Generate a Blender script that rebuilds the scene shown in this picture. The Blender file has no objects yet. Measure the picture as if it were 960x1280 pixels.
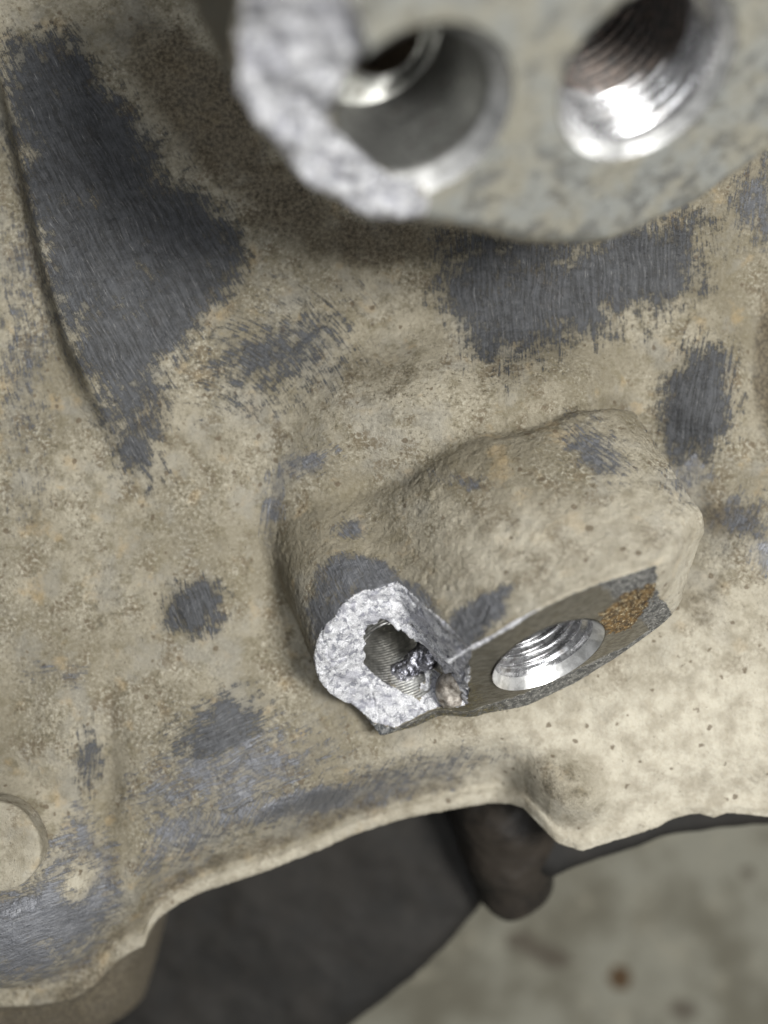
import bpy, math
import numpy as np
from mathutils import Vector, Matrix

# ------------------------------------------------------------------ camera, world, light
# all modelling coordinates are millimetres, objects are linked at real scale (metres)
MM = 0.001
D, W = 170.0, 110.0            # camera height above the casting plane, width seen there
scene = bpy.context.scene
cam = bpy.data.cameras.new('camera')
camo = bpy.data.objects.new('camera', cam)
scene.collection.objects.link(camo)
camo.location = (0, 0, D * MM)
cam.sensor_fit = 'HORIZONTAL'
cam.sensor_width = 36
cam.lens = 36 * D / W
cam.clip_start = 0.002
cam.clip_end = 20
cam.dof.use_dof = True
cam.dof.focus_distance = (D - 8) * MM
cam.dof.aperture_fstop = cam.lens / 5.6
scene.camera = camo

world = bpy.data.worlds.new('World')
scene.world = world
world.use_nodes = True
bg = world.node_tree.nodes['Background']
bg.inputs[0].default_value = (0.93, 0.97, 1.0, 1)
bg.inputs[1].default_value = 0.075

def area(name, loc, target, size, power, color, size_y=None):
    l = bpy.data.lights.new(name, 'AREA')
    l.energy = power
    l.color = color
    l.size = size
    if size_y:
        l.shape = 'RECTANGLE'
        l.size_y = size_y
    o = bpy.data.objects.new(name, l)
    scene.collection.objects.link(o)
    o.location = loc
    o.rotation_euler = (Vector(target) - Vector(loc)).to_track_quat('-Z', 'Y').to_euler()
    return o
area('lamp', (0.20, 0.02, 0.42), (0.01, -0.01, 0), 0.11, 3.6, (1.0, 0.99, 0.965))
area('lamp', (0.16, -0.40, 0.46), (0.01, -0.02, 0), 0.14, 1.35, (0.98, 0.99, 1.0))
area('lamp', (-0.16, 0.46, 0.66), (0.0, 0.0, 0), 0.20, 1.6, (0.93, 0.96, 1.0))

scene.view_settings.view_transform = 'Standard'
scene.view_settings.look = 'None'
scene.view_settings.exposure = 0.0
scene.view_settings.gamma = 1.0
scene.cycles.max_bounces = 6
scene.cycles.use_denoising = True

# ------------------------------------------------------------------ helpers
PX = W / 960.0
def P(u, v, z=0.0):
    """point (mm) at height z seen at photograph pixel (u, v)"""
    k = PX * (D - z) / D
    return np.array([(u - 480) * k, (640 - v) * k, z])
def proj(x, y, z):
    k = D / ((D - z) * PX)
    return 480 + x * k, 640 - y * k

def ss(a, b, x):
    t = np.clip((x - a) / (b - a), 0, 1)
    return t * t * (3 - 2 * t)

_rs = np.random.RandomState(7)
_TAB = _rs.rand(64, 256, 256).astype(np.float32)
def vn2(x, y, s):
    x = np.asarray(x); y = np.asarray(y)
    xi = np.floor(x).astype(np.int64); yi = np.floor(y).astype(np.int64)
    fx = x - xi; fy = y - yi
    fx = fx * fx * (3 - 2 * fx); fy = fy * fy * (3 - 2 * fy)
    T = _TAB[s % 64]
    x0 = xi & 255; x1 = (xi + 1) & 255; y0 = yi & 255; y1 = (yi + 1) & 255
    return (T[x0, y0] * (1 - fx) + T[x1, y0] * fx) * (1 - fy) + (T[x0, y1] * (1 - fx) + T[x1, y1] * fx) * fy
def fbm2(x, y, s, octv=4, gain=0.5):
    r = 0; a = 1; t = 0
    for o in range(octv):
        c, sn = math.cos(o * 1.1 + s), math.sin(o * 1.1 + s)
        r = r + a * (vn2((x * c - y * sn) * 2 ** o + 17.3 * o + s, (x * sn + y * c) * 2 ** o + 5.1 * o, s + o) - 0.5)
        t += a; a *= gain
    return r / t * 2
def vn3(x, y, z, s):
    zi = np.floor(z).astype(np.int64); fz = z - zi; fz = fz * fz * (3 - 2 * fz)
    xi = np.floor(x).astype(np.int64); yi = np.floor(y).astype(np.int64)
    fx = x - xi; fy = y - yi
    fx = fx * fx * (3 - 2 * fx); fy = fy * fy * (3 - 2 * fy)
    def lay(k):
        k = (k + s) & 63
        x0 = xi & 255; x1 = (xi + 1) & 255; y0 = yi & 255; y1 = (yi + 1) & 255
        return (_TAB[k, x0, y0] * (1 - fx) + _TAB[k, x1, y0] * fx) * (1 - fy) + (_TAB[k, x0, y1] * (1 - fx) + _TAB[k, x1, y1] * fx) * fy
    return lay(zi) * (1 - fz) + lay(zi + 1) * fz
def fbm3(p, f, s, octv=3):
    r = 0; a = 1; t = 0
    for o in range(octv):
        q = p * (f * 2 ** o) + 11.7 * o
        r = r + a * (vn3(q[:, 0], q[:, 1], q[:, 2], s + 5 * o) - 0.5); t += a; a *= 0.55
    return r / t * 2

def polyd(px, py, pts):
    """signed distance to a polygon, negative inside"""
    pts = [(float(a), float(b)) for a, b in pts]
    d = np.full(np.shape(px), 1e9)
    inside = np.zeros(np.shape(px), bool)
    n = len(pts)
    for i in range(n):
        ax, ay = pts[i]; bx, by = pts[(i + 1) % n]
        ex, ey = bx - ax, by - ay
        wx, wy = px - ax, py - ay
        t = np.clip((wx * ex + wy * ey) / (ex * ex + ey * ey), 0, 1)
        d = np.minimum(d, (wx - ex * t) ** 2 + (wy - ey * t) ** 2)
        c = ((ay <= py) & (by > py)) | ((by <= py) & (ay > py))
        with np.errstate(divide='ignore', invalid='ignore'):
            xx = ax + (py - ay) / (by - ay if by != ay else 1e-9) * ex
        inside ^= c & (px < xx)
    d = np.sqrt(d)
    return np.where(inside, -d, d)
def smin(a, b, k):
    h = np.clip(0.5 + 0.5 * (b - a) / k, 0, 1)
    return b + (a - b) * h - k * h * (1 - h)
def smax(a, b, k):
    return -smin(-a, -b, k)
def gau(u, v, cu, cv, ru, rv, ang=0.0, p=2):
    a = math.radians(ang); c, s = math.cos(a), math.sin(a)
    x = ((u - cu) * c + (v - cv) * s) / ru; y = (-(u - cu) * s + (v - cv) * c) / rv
    return np.exp(-(x * x + y * y) ** (p / 2))

def make_mesh(name, co, quads, mat, parent=None, smooth=True, marks=None, streak=None):
    me = bpy.data.meshes.new(name)
    co = np.asarray(co, np.float32) * MM
    quads = np.asarray(quads, np.int32)
    k = quads.shape[1]
    me.vertices.add(len(co)); me.vertices.foreach_set('co', co.ravel())
    me.loops.add(quads.size); me.loops.foreach_set('vertex_index', quads.ravel())
    me.polygons.add(len(quads))
    me.polygons.foreach_set('loop_start', np.arange(0, quads.size, k, dtype=np.int32))
    me.polygons.foreach_set('loop_total', np.full(len(quads), k, np.int32))
    me.update(calc_edges=True)
    me.validate()
    me.polygons.foreach_set('use_smooth', np.full(len(me.polygons), smooth))
    if marks is not None:
        at = me.attributes.new('marks', 'FLOAT_COLOR', 'POINT'); at.data.foreach_set('color', np.asarray(marks, np.float32).ravel())
    if streak is not None:
        at = me.attributes.new('streak', 'FLOAT_VECTOR', 'POINT'); at.data.foreach_set('vector', np.asarray(streak, np.float32).ravel())
    me.materials.append(mat)
    o = bpy.data.objects.new(name, me)
    scene.collection.objects.link(o)
    if parent: o.parent = parent
    return o
def compact(co, quads, *attrs):
    used = np.unique(quads)
    m = np.full(len(co), -1, np.int64); m[used] = np.arange(len(used))
    return [co[used], m[quads]] + [None if a is None else a[used] for a in attrs]
def grid_quads(nr, nc):
    i = np.arange(nr * nc).reshape(nr, nc)
    return np.stack([i[:-1, :-1], i[1:, :-1], i[1:, 1:], i[:-1, 1:]], -1).reshape(-1, 4)
def vnormals(co, quads):
    a, b, c, d = (co[quads[:, i]] for i in range(4))
    fn = np.cross(c - a, d - b)
    n = np.zeros_like(co)
    for i in range(4):
        for k in range(3):
            n[:, k] += np.bincount(quads[:, i], fn[:, k], minlength=len(co))
    return n / (np.linalg.norm(n, axis=1, keepdims=True) + 1e-12)

def surface_nets(F, org, h):
    """naive surface nets; F negative inside. returns verts in grid frame, quads (outward)"""
    S = F < 0
    nx, ny, nz = F.shape
    mixed = np.zeros((nx - 1, ny - 1, nz - 1), bool)
    s0 = S[:-1, :-1, :-1]
    for dx in (0, 1):
        for dy in (0, 1):
            for dz in (0, 1):
                if dx + dy + dz: mixed |= S[dx:nx - 1 + dx, dy:ny - 1 + dy, dz:nz - 1 + dz] != s0
    ci = np.argwhere(mixed)
    idx = np.full(mixed.shape, -1, np.int64); idx[mixed] = np.arange(len(ci))
    corner = {}
    for dx in (0, 1):
        for dy in (0, 1):
            for dz in (0, 1):
                corner[(dx, dy, dz)] = F[ci[:, 0] + dx, ci[:, 1] + dy, ci[:, 2] + dz]
    acc = np.zeros((len(ci), 3)); cnt = np.zeros(len(ci))
    for ax in range(3):
        for q in ((0, 0), (0, 1), (1, 0), (1, 1)):
            a = list(q); a.insert(ax, 0); b = list(q); b.insert(ax, 1)
            fa, fb = corner[tuple(a)], corner[tuple(b)]
            m = (fa < 0) != (fb < 0)
            t = np.where(m, fa / np.where(m, fa - fb, 1), 0)
            p = np.array(a, float)[None, :] + 0 * acc
            p[:, ax] = t
            acc[m] += p[m]; cnt[m] += 1
    co = (ci + acc / cnt[:, None]) * h + np.array(org)
    quads = []
    for ax in range(3):
        sl = [slice(1, -1)] * 3; sl[ax] = slice(0, -1)
        sh = [slice(1, -1)] * 3; sh[ax] = slice(1, None)
        A, B = S[tuple(sl)], S[tuple(sh)]
        e = np.argwhere(A != B)
        off = [1, 1, 1]; off[ax] = 0
        e = e + np.array(off)
        ina = S[e[:, 0], e[:, 1], e[:, 2]]
        o1, o2 = [(1, 2), (2, 0), (0, 1)][ax]
        v = []
        for (d1, d2) in ((-1, -1), (0, -1), (0, 0), (-1, 0)):
            q = e.copy(); q[:, o1] += d1; q[:, o2] += d2
            v.append(idx[q[:, 0], q[:, 1], q[:, 2]])
        v = np.stack(v, -1)
        v[~ina] = v[~ina][:, ::-1]
        quads.append(v)
    return co, np.concatenate(quads)

# ------------------------------------------------------------------ materials
class NT:
    def __init__(s, name):
        s.m = bpy.data.materials.new(name); s.m.use_nodes = True
        s.t = s.m.node_tree; s.n = s.t.nodes; s.b = s.n['Principled BSDF']
        s.b.inputs['Specular IOR Level'].default_value = 0.35
        g = s.n.new('ShaderNodeNewGeometry'); v = s.n.new('ShaderNodeVectorMath'); v.operation = 'SCALE'
        v.inputs['Scale'].default_value = 1000.0
        s.t.links.new(g.outputs['Position'], v.inputs[0]); s.pos = v.outputs[0]
    def ln(s, a, b): s.t.links.new(a, b)
    def setin(s, i, x):
        if isinstance(x, (int, float)): i.default_value = x
        elif isinstance(x, tuple): i.default_value = x if len(x) == 4 or i.type == 'VECTOR' else x + (1,)
        else: s.ln(x, i)
    def noise(s, scale, det=4, rough=0.55, vec=None, dist=0.0):
        n = s.n.new('ShaderNodeTexNoise'); n.inputs['Scale'].default_value = scale; n.inputs['Detail'].default_value = det
        n.inputs['Roughness'].default_value = rough; n.inputs['Distortion'].default_value = dist
        s.ln(vec or s.pos, n.inputs['Vector']); return n.outputs['Fac']
    def voro(s, scale, vec=None, feat='F1', rnd=1.0):
        n = s.n.new('ShaderNodeTexVoronoi'); n.feature = feat; n.inputs['Scale'].default_value = scale; n.inputs['Randomness'].default_value = rnd
        s.ln(vec or s.pos, n.inputs['Vector']); return n.outputs['Distance']
    def scl(s, vec, xyz):
        n = s.n.new('ShaderNodeVectorMath'); n.operation = 'MULTIPLY'; s.ln(vec, n.inputs[0]); n.inputs[1].default_value = xyz; return n.outputs[0]
    def math(s, op, a, b=0.0, c=0.0, clamp=False):
        n = s.n.new('ShaderNodeMath'); n.operation = op; n.use_clamp = clamp
        s.setin(n.inputs[0], a); s.setin(n.inputs[1], b); s.setin(n.inputs[2], c); return n.outputs[0]
    def ramp(s, x, a, b, lo=0.0, hi=1.0, smooth=True):
        n = s.n.new('ShaderNodeMapRange'); n.interpolation_type = 'SMOOTHSTEP' if smooth else 'LINEAR'
        s.setin(n.inputs[0], x); n.inputs[1].default_value = a; n.inputs[2].default_value = b; n.inputs[3].default_value = lo; n.inputs[4].default_value = hi
        return n.outputs[0]
    def mix(s, f, a, b):
        n = s.n.new('ShaderNodeMix'); n.data_type = 'RGBA'
        s.setin(n.inputs[0], f); s.setin(n.inputs[6], a); s.setin(n.inputs[7], b); return n.outputs[2]
    def fmix(s, f, a, b):
        n = s.n.new('ShaderNodeMix'); s.setin(n.inputs[0], f); s.setin(n.inputs[2], a); s.setin(n.inputs[3], b); return n.outputs[0]
    def attr(s, name):
        n = s.n.new('ShaderNodeAttribute'); n.attribute_name = name; return n
    def bump(s, h, dist, strength=1.0, prev=None):
        n = s.n.new('ShaderNodeBump'); n.inputs['Strength'].default_value = strength; n.inputs['Distance'].default_value = dist * MM
        s.ln(h, n.inputs['Height'])
        if prev: s.ln(prev, n.inputs['Normal'])
        return n.outputs[0]
    def out(s, col=None, rough=None, metal=None, normal=None):
        if col is not None: s.setin(s.b.inputs['Base Color'], col)
        if rough is not None: s.setin(s.b.inputs['Roughness'], rough)
        if metal is not None: s.setin(s.b.inputs['Metallic'], metal)
        if normal is not None: s.ln(normal, s.b.inputs['Normal'])
        return s.m

def cast_material():
    m = NT('dusty_cast_aluminium')
    mk = m.attr('marks'); sep = m.n.new('ShaderNodeSeparateColor'); m.ln(mk.outputs['Color'], sep.inputs[0])
    wear, grime_shade, lilac, pale = sep.outputs[0], sep.outputs[1], sep.outputs[2], mk.outputs['Alpha']
    sv = m.attr('streak').outputs['Vector']
    big = m.noise(0.055, 4, 0.6); mid = m.noise(0.35, 5, 0.62); fine = m.noise(1.9, 6, 0.68); grain = m.noise(6.0, 3, 0.7)
    zone = m.ramp(m.noise(0.085, 4, 0.6), 0.40, 0.62)          # smoother and rougher areas of skin
    zinv = m.math('SUBTRACT', 1.0, zone)
    c = m.mix(m.ramp(big, 0.35, 0.65), (0.165, 0.145, 0.102), (0.275, 0.248, 0.186))
    c = m.mix(m.math('MULTIPLY', m.ramp(mid, 0.46, 0.64), 0.8), c, (0.150, 0.130, 0.085))
    c = m.mix(m.math('MULTIPLY', m.ramp(fine, 0.50, 0.68), m.fmix(zone, 0.15, 0.65)), c, (0.43, 0.405, 0.33))
    c = m.mix(m.math('MULTIPLY', m.ramp(fine, 0.48, 0.34), m.fmix(zone, 0.30, 0.95)), c, (0.080, 0.068, 0.045))
    c = m.mix(m.math('MULTIPLY', m.ramp(grain, 0.58, 0.72), m.fmix(zone, 0.08, 0.45)), c, (0.52, 0.50, 0.43))
    c = m.mix(m.math('MULTIPLY', m.ramp(grain, 0.42, 0.28), m.fmix(zone, 0.20, 0.6)), c, (0.075, 0.065, 0.045))
    ochre = m.noise(0.23, 4, 0.6, vec=m.scl(m.pos, (1.0, 1.0, 1.3)))
    c = m.mix(m.math('MULTIPLY', m.ramp(ochre, 0.56, 0.72), 0.35), c, (0.36, 0.26, 0.13))
    # pale clean dust
    pc = m.mix(m.ramp(mid, 0.35, 0.7), (0.445, 0.413, 0.335), (0.29, 0.262, 0.204))
    pc = m.mix(m.math('MULTIPLY', m.ramp(fine, 0.55, 0.30), 0.30), pc, (0.30, 0.26, 0.18))
    gz = m.noise(0.12, 5, 0.65)
    c = m.mix(m.math('MULTIPLY', m.ramp(gz, 0.48, 0.66), 0.55), c, (0.215, 0.205, 0.175))
    c = m.mix(m.math('MULTIPLY', pale, 0.92), c, pc)
    # dark round spots and blotches
    sp = m.voro(0.42); spn = m.noise(0.8, 3)
    spot = m.math('MULTIPLY', m.ramp(m.math('ADD', sp, m.math('MULTIPLY', m.math('SUBTRACT', spn, 0.5), 0.9)), 0.13, 0.03), 0.75)
    c = m.mix(spot, c, (0.085, 0.062, 0.038))
    blot = m.noise(0.17, 6, 0.7)
    blm = m.math('MULTIPLY', m.math('MULTIPLY', m.ramp(blot, 0.54, 0.62), m.ramp(fine, 0.62, 0.42)), m.math('SUBTRACT', 0.75, m.math('MULTIPLY', pale, 0.6)))
    c = m.mix(blm, c, (0.115, 0.090, 0.058))
    # brown dirt, and the shade painted under the upper lug
    gm = m.ramp(m.math('ADD', grime_shade, m.math('MULTIPLY', m.math('SUBTRACT', mid, 0.5), 0.9)), 0.18, 0.80)
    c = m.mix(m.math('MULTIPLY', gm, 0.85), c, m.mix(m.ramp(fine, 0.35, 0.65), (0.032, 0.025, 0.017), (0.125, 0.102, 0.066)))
    # dark rubbed metal, brushed along the streak direction
    st = m.noise(1.0, 4, 0.6, vec=sv); st2 = m.noise(3.1, 3, 0.6, vec=sv)
    mot = m.noise(0.75, 6, 0.7)
    wv = m.math('ADD', wear, m.math('MULTIPLY', m.math('SUBTRACT', st, 0.5), 1.15))
    wv = m.math('ADD', wv, m.math('MULTIPLY', m.math('SUBTRACT', st2, 0.5), 1.1))
    wv = m.math('ADD', wv, m.math('MULTIPLY', m.math('SUBTRACT', mot, 0.5), 1.9))
    wv = m.math('ADD', wv, m.math('MULTIPLY', m.math('SUBTRACT', grain, 0.5), 0.5))
    crisp = m.math('MULTIPLY', m.ramp(wv, 0.40, 0.80), m.ramp(wear, 0.04, 0.25))
    film = m.math('MULTIPLY', m.ramp(wear, 0.25, 1.15), m.ramp(mot, 0.64, 0.44, 0.15, 0.85))
    wm = m.math('MAXIMUM', crisp, film)
    dk = m.mix(m.ramp(m.math('ADD', m.math('MULTIPLY', st, 0.6), m.math('MULTIPLY', mot, 0.4)), 0.38, 0.64), (0.016, 0.018, 0.022), (0.062, 0.066, 0.074))
    dk = m.mix(lilac, dk, m.mix(m.ramp(st2, 0.35, 0.65), (0.17, 0.178, 0.20), (0.34, 0.347, 0.37)))
    c = m.mix(m.math('MULTIPLY', wm, 0.93), c, dk)
    # stray scratches
    sc = m.math('MULTIPLY', m.ramp(st2, 0.62, 0.70), m.ramp(wear, 0.1, 0.4))
    c = m.mix(m.math('MULTIPLY', sc, 0.32), c, (0.45, 0.44, 0.42))
    rough = m.fmix(wm, 0.86, m.ramp(st2, 0.3, 0.7, 0.44, 0.66))
    rough = m.fmix(m.math('MULTIPLY', wm, lilac), rough, 0.42)
    metal = m.math('MULTIPLY', wm, m.math('ADD', 0.15, m.math('MULTIPLY', lilac, 0.7)), clamp=True)
    b = m.bump(mid, 0.55, 0.55)
    b = m.bump(fine, 0.26, 0.9, b)
    b = m.bump(grain, 0.07, 0.9, b)
    b = m.bump(wm, 0.07, -0.6, b)
    pit = m.ramp(m.voro(0.9), 0.05, 0.17)
    b = m.bump(pit, 0.16, 0.6, b)
    b = m.bump(st2, 0.05, 0.7, b); b = m.bump(m.math('MULTIPLY', st, wm), 0.13, 0.8, b)
    return m.out(c, rough, metal, b)

def fracture_material():
    m = NT('bright_fractured_aluminium')
    f = m.noise(1.1, 6, 0.7, dist=0.6); g = m.noise(5.5, 6, 0.8); v = m.voro(3.6)
    c = m.mix(m.ramp(g, 0.38, 0.62), (0.48, 0.48, 0.50), (0.96, 0.96, 0.97))
    c = m.mix(m.math('MULTIPLY', m.ramp(f, 0.50, 0.40), 0.85), c, (0.20, 0.205, 0.24))
    r = m.ramp(g, 0.3, 0.7, 0.62, 0.34)
    b = m.bump(f, 0.16, 0.5); b = m.bump(v, 0.09, 0.6, b); b = m.bump(g, 0.12, 1.0, b); b = m.bump(m.noise(11.0, 3, 0.7), 0.05, 1.0, b)
    lg = m.noise(0.45, 4, 0.6)
    c = m.mix(m.math('MULTIPLY', m.ramp(lg, 0.48, 0.60), 0.55), c, (0.36, 0.36, 0.41))
    return m.out(c, r, 0.55, b)
def machined_material():
    m = NT('machined_face_metal')
    mk = m.attr('marks'); sep = m.n.new('ShaderNodeSeparateColor'); m.ln(mk.outputs['Color'], sep.inputs[0])
    rust, edge, green = sep.outputs[0], sep.outputs[1], sep.outputs[2]
    g = m.noise(2.2, 5, 0.7); br = m.noise(1.2, 3, 0.6, vec=m.scl(m.pos, (0.25, 2.2, 2.2))); k = m.noise(0.5, 4, 0.6); big = m.noise(0.3, 3)
    c = m.mix(m.ramp(br, 0.3, 0.7), (0.15, 0.14, 0.115), (0.28, 0.265, 0.225))
    c = m.mix(m.math('MULTIPLY', m.ramp(k, 0.48, 0.66), 0.4), c, (0.14, 0.12, 0.08))
    em = m.ramp(m.math('ADD', edge, m.math('ADD', m.math('MULTIPLY', m.math('SUBTRACT', k, 0.5), 1.3), m.math('MULTIPLY', m.math('SUBTRACT', g, 0.5), 0.9))), 0.32, 0.72)
    chips = m.mix(m.ramp(m.noise(1.3, 5, 0.75), 0.42, 0.62), (0.10, 0.105, 0.11), (0.34, 0.34, 0.33))
    chips = m.mix(m.ramp(g, 0.58, 0.66), chips, (0.80, 0.79, 0.74))
    c = m.mix(em, c, chips)
    gm = m.math('MULTIPLY', green, m.ramp(g, 0.38, 0.58))
    c = m.mix(m.math('MULTIPLY', gm, 0.85), c, m.mix(m.ramp(g, 0.5, 0.7), (0.10, 0.085, 0.035), (0.50, 0.42, 0.20)))
    rm = m.ramp(m.math('ADD', rust, m.math('MULTIPLY', m.math('SUBTRACT', m.noise(0.8, 6, 0.7), 0.5), 2.4)), 0.42, 0.56)
    rc = m.mix(m.ramp(m.noise(1.5, 6, 0.8), 0.42, 0.60), (0.040, 0.024, 0.011), (0.21, 0.125, 0.040))
    rc = m.mix(m.ramp(m.noise(2.6, 4, 0.7), 0.56, 0.62), rc, (0.65, 0.56, 0.36))
    c = m.mix(rm, c, rc)
    r = m.fmix(rm, m.ramp(g, 0.3, 0.7, 0.33, 0.50), 0.55)
    me = m.fmix(rm, 0.8, 0.0)
    b = m.bump(br, 0.04, 0.7); b = m.bump(m.math('MULTIPLY', g, m.math('ADD', em, 0.12)), 0.5, 0.9, b); b = m.bump(m.math('MULTIPLY', m.noise(1.3, 5, 0.7), rm), 0.9, 0.9, b)
    return m.out(c, r, me, b)
def dull_material():
    m = NT('dull_end_face_metal')
    k = m.noise(0.20, 5, 0.62); f = m.noise(1.1, 5, 0.65); w = m.noise(0.42, 4, 0.6)
    c = m.mix(m.ramp(k, 0.38, 0.62), (0.215, 0.205, 0.165), (0.20, 0.205, 0.19))
    c = m.mix(m.math('MULTIPLY', m.ramp(w, 0.48, 0.72), 0.5), c, (0.33, 0.33, 0.32))
    c = m.mix(m.math('MULTIPLY', m.ramp(f, 0.50, 0.30), 0.6), c, (0.10, 0.09, 0.065))
    wt = m.ramp(w, 0.48, 0.62)
    return m.out(c, m.fmix(wt, 0.72, 0.42), m.fmix(wt, 0.05, 0.6), m.bump(f, 0.3, 0.7))
def bore_material(name, lo, hi, rough, dirt=0.9):
    m = NT(name)
    g = m.noise(1.6, 5, 0.65); k = m.noise(0.5, 4, 0.6)
    c = m.mix(m.ramp(g, 0.35, 0.65), lo, hi)
    c = m.mix(m.math('MULTIPLY', m.ramp(k, 0.56, 0.70), 0.55), c, (0.12, 0.10, 0.075))
    b = m.bump(g, 0.06, 0.8)
    sep = m.n.new('ShaderNodeSeparateColor'); m.ln(m.attr('marks').outputs['Color'], sep.inputs[0])
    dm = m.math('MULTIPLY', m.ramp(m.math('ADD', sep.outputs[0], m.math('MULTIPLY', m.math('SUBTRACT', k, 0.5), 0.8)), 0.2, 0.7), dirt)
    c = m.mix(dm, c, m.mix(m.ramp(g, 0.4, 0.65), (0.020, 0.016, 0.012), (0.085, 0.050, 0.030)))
    return m.out(c, m.fmix(dm, m.ramp(k, 0.3, 0.7, rough, rough + 0.16), 0.55), m.fmix(dm, 0.9, 0.25), b)
def plain(name, c1, c2, scale, rough, bumpd=0.3, metal=0.0):
    m = NT(name)
    g = m.noise(scale, 6, 0.65)
    return m.out(m.mix(m.ramp(g, 0.35, 0.65), c1, c2), rough, metal, m.bump(g, bumpd, 0.7))
def floor_material():
    m = NT('stained_concrete')
    a = m.noise(0.055, 6, 0.65); b_ = m.noise(0.12, 6, 0.7); f = m.noise(0.9, 5, 0.7)
    c = m.mix(m.ramp(a, 0.38, 0.62), (0.095, 0.088, 0.065), (0.165, 0.160, 0.128))
    c = m.mix(m.math('MULTIPLY', m.ramp(b_, 0.52, 0.70), 0.6), c, (0.23, 0.215, 0.165))
    c = m.mix(m.math('MULTIPLY', m.ramp(f, 0.5, 0.35), 0.35), c, (0.10, 0.095, 0.07))
    mk = m.attr('marks'); sep = m.n.new('ShaderNodeSeparateColor'); m.ln(mk.outputs['Color'], sep.inputs[0])
    j = m.math('MULTIPLY', m.math('SUBTRACT', m.noise(0.16, 4, 0.7), 0.5), 0.8)
    c = m.mix(m.math('MULTIPLY', m.ramp(m.math('ADD', sep.outputs[0], j), 0.35, 0.7), 0.85), c, (0.055, 0.045, 0.032))
    c = m.mix(m.ramp(sep.outputs[1], 0.3, 0.6), c, (0.05, 0.028, 0.010))
    return m.out(c, 0.8, 0.0, m.bump(f, 0.4, 0.6))

M_cast = cast_material(); M_frac = fracture_material(); M_face = machined_material()
M_dull = dull_material(); M_thread = bore_material('threaded_bore_metal', (0.36, 0.36, 0.37), (0.66, 0.66, 0.67), 0.20)
M_smooth = bore_material('drilled_bore_metal', (0.34, 0.335, 0.31), (0.58, 0.57, 0.53), 0.28, 0.0)
M_bore_dark = bore_material('grey_counterbore_metal', (0.20, 0.20, 0.185), (0.36, 0.36, 0.34), 0.34, 0.25)
M_smooth_up = bore_material('bright_counterbore_metal', (0.30, 0.30, 0.285), (0.46, 0.46, 0.44), 0.30, 0.0)
M_cham = plain('bright_worn_chamfer', (0.50, 0.50, 0.49), (0.86, 0.86, 0.85), 0.5, 0.33, 0.12, 0.8)
M_hole = plain('brown_dirty_bore', (0.020, 0.014, 0.009), (0.075, 0.055, 0.036), 0.8, 0.6, 0.3)
M_torn = plain('torn_dark_metal', (0.14, 0.14, 0.165), (0.55, 0.55, 0.60), 0.9, 0.25, 0.5, 0.9)
M_burr = plain('smeared_burr', (0.12, 0.10, 0.08), (0.36, 0.33, 0.29), 0.9, 0.38, 0.3, 0.3)
M_dark = plain('shaded_oily_casting', (0.005, 0.0045, 0.0035), (0.014, 0.012, 0.0095), 0.05, 0.75, 0.3)  # dark oily tone, with the shade below the edge put in
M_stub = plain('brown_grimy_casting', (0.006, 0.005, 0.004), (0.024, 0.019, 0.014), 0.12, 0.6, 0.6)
M_floor = floor_material()

# ------------------------------------------------------------------ casting surface as a height field
EDGE = np.array([(-320, 1330), (-100, 1268), (0, 1252), (50, 1250), (92, 1243), (120, 1225), (147, 1197), (170, 1182), (182, 1176), (187, 1160), (198, 1143), (225, 1124),
    (260, 1108), (300, 1095), (345, 1080), (400, 1058), (450, 1036), (500, 1020), (560, 1008), (598, 1001), (618, 999), (640, 1000), (652, 1002), (662, 1012), (680, 1032), (694, 1047), (710, 1052), (727, 1057), (748, 1050),
    (780, 1040), (812, 1030), (838, 1017), (852, 1013), (872, 1011), (888, 1016), (905, 1010), (930, 1012), (965, 1016), (1100, 1022), (1350, 1030)], float)
def edge_z(x):
    return -9.5 + 5.5 * ss(15, 25, x) - 1.0 * ss(-34, -46, x)
_eu = EDGE[:, 0]
_exz = None
def edge_y(x):
    z = edge_z(x); k = PX * (D - z) / D
    u = x / k + 480
    v = np.interp(u, _eu, EDGE[:, 1])
    y = (640 - v) * k
    return y + 0.10 * fbm2(x * 0.9, x * 0 + 3.3, 9, 3) * ss(-60, -30, x) + 0.06 * fbm2(x * 2.6, x * 0 + 1.3, 19, 2)

RIDGE = np.array([(-20, 20), (22, 120), (52, 250), (72, 340), (100, 430), (135, 510), (172, 600)], float)
def polyline_sd(u, v, pts):
    """signed distance (px), positive to the right of a downward polyline, and length parameter"""
    best = np.full(u.shape, 1e9); sd = np.zeros(u.shape); par = np.zeros(u.shape)
    n = len(pts) - 1
    for i in range(n):
        ax, ay = pts[i]; bx, by = pts[i + 1]; ex, ey = bx - ax, by - ay; L2 = ex * ex + ey * ey
        t = ((u - ax) * ex + (v - ay) * ey) / L2
        tc = np.clip(t, 0, 1)
        d = np.hypot(u - ax - ex * tc, v - ay - ey * tc)
        s = np.sign((u - ax) * ey - (v - ay) * ex)
        m = d < best
        best = np.where(m, d, best); sd = np.where(m, d * s, sd); par = np.where(m, (i + tc) / n, par)
    return sd, par

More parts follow.
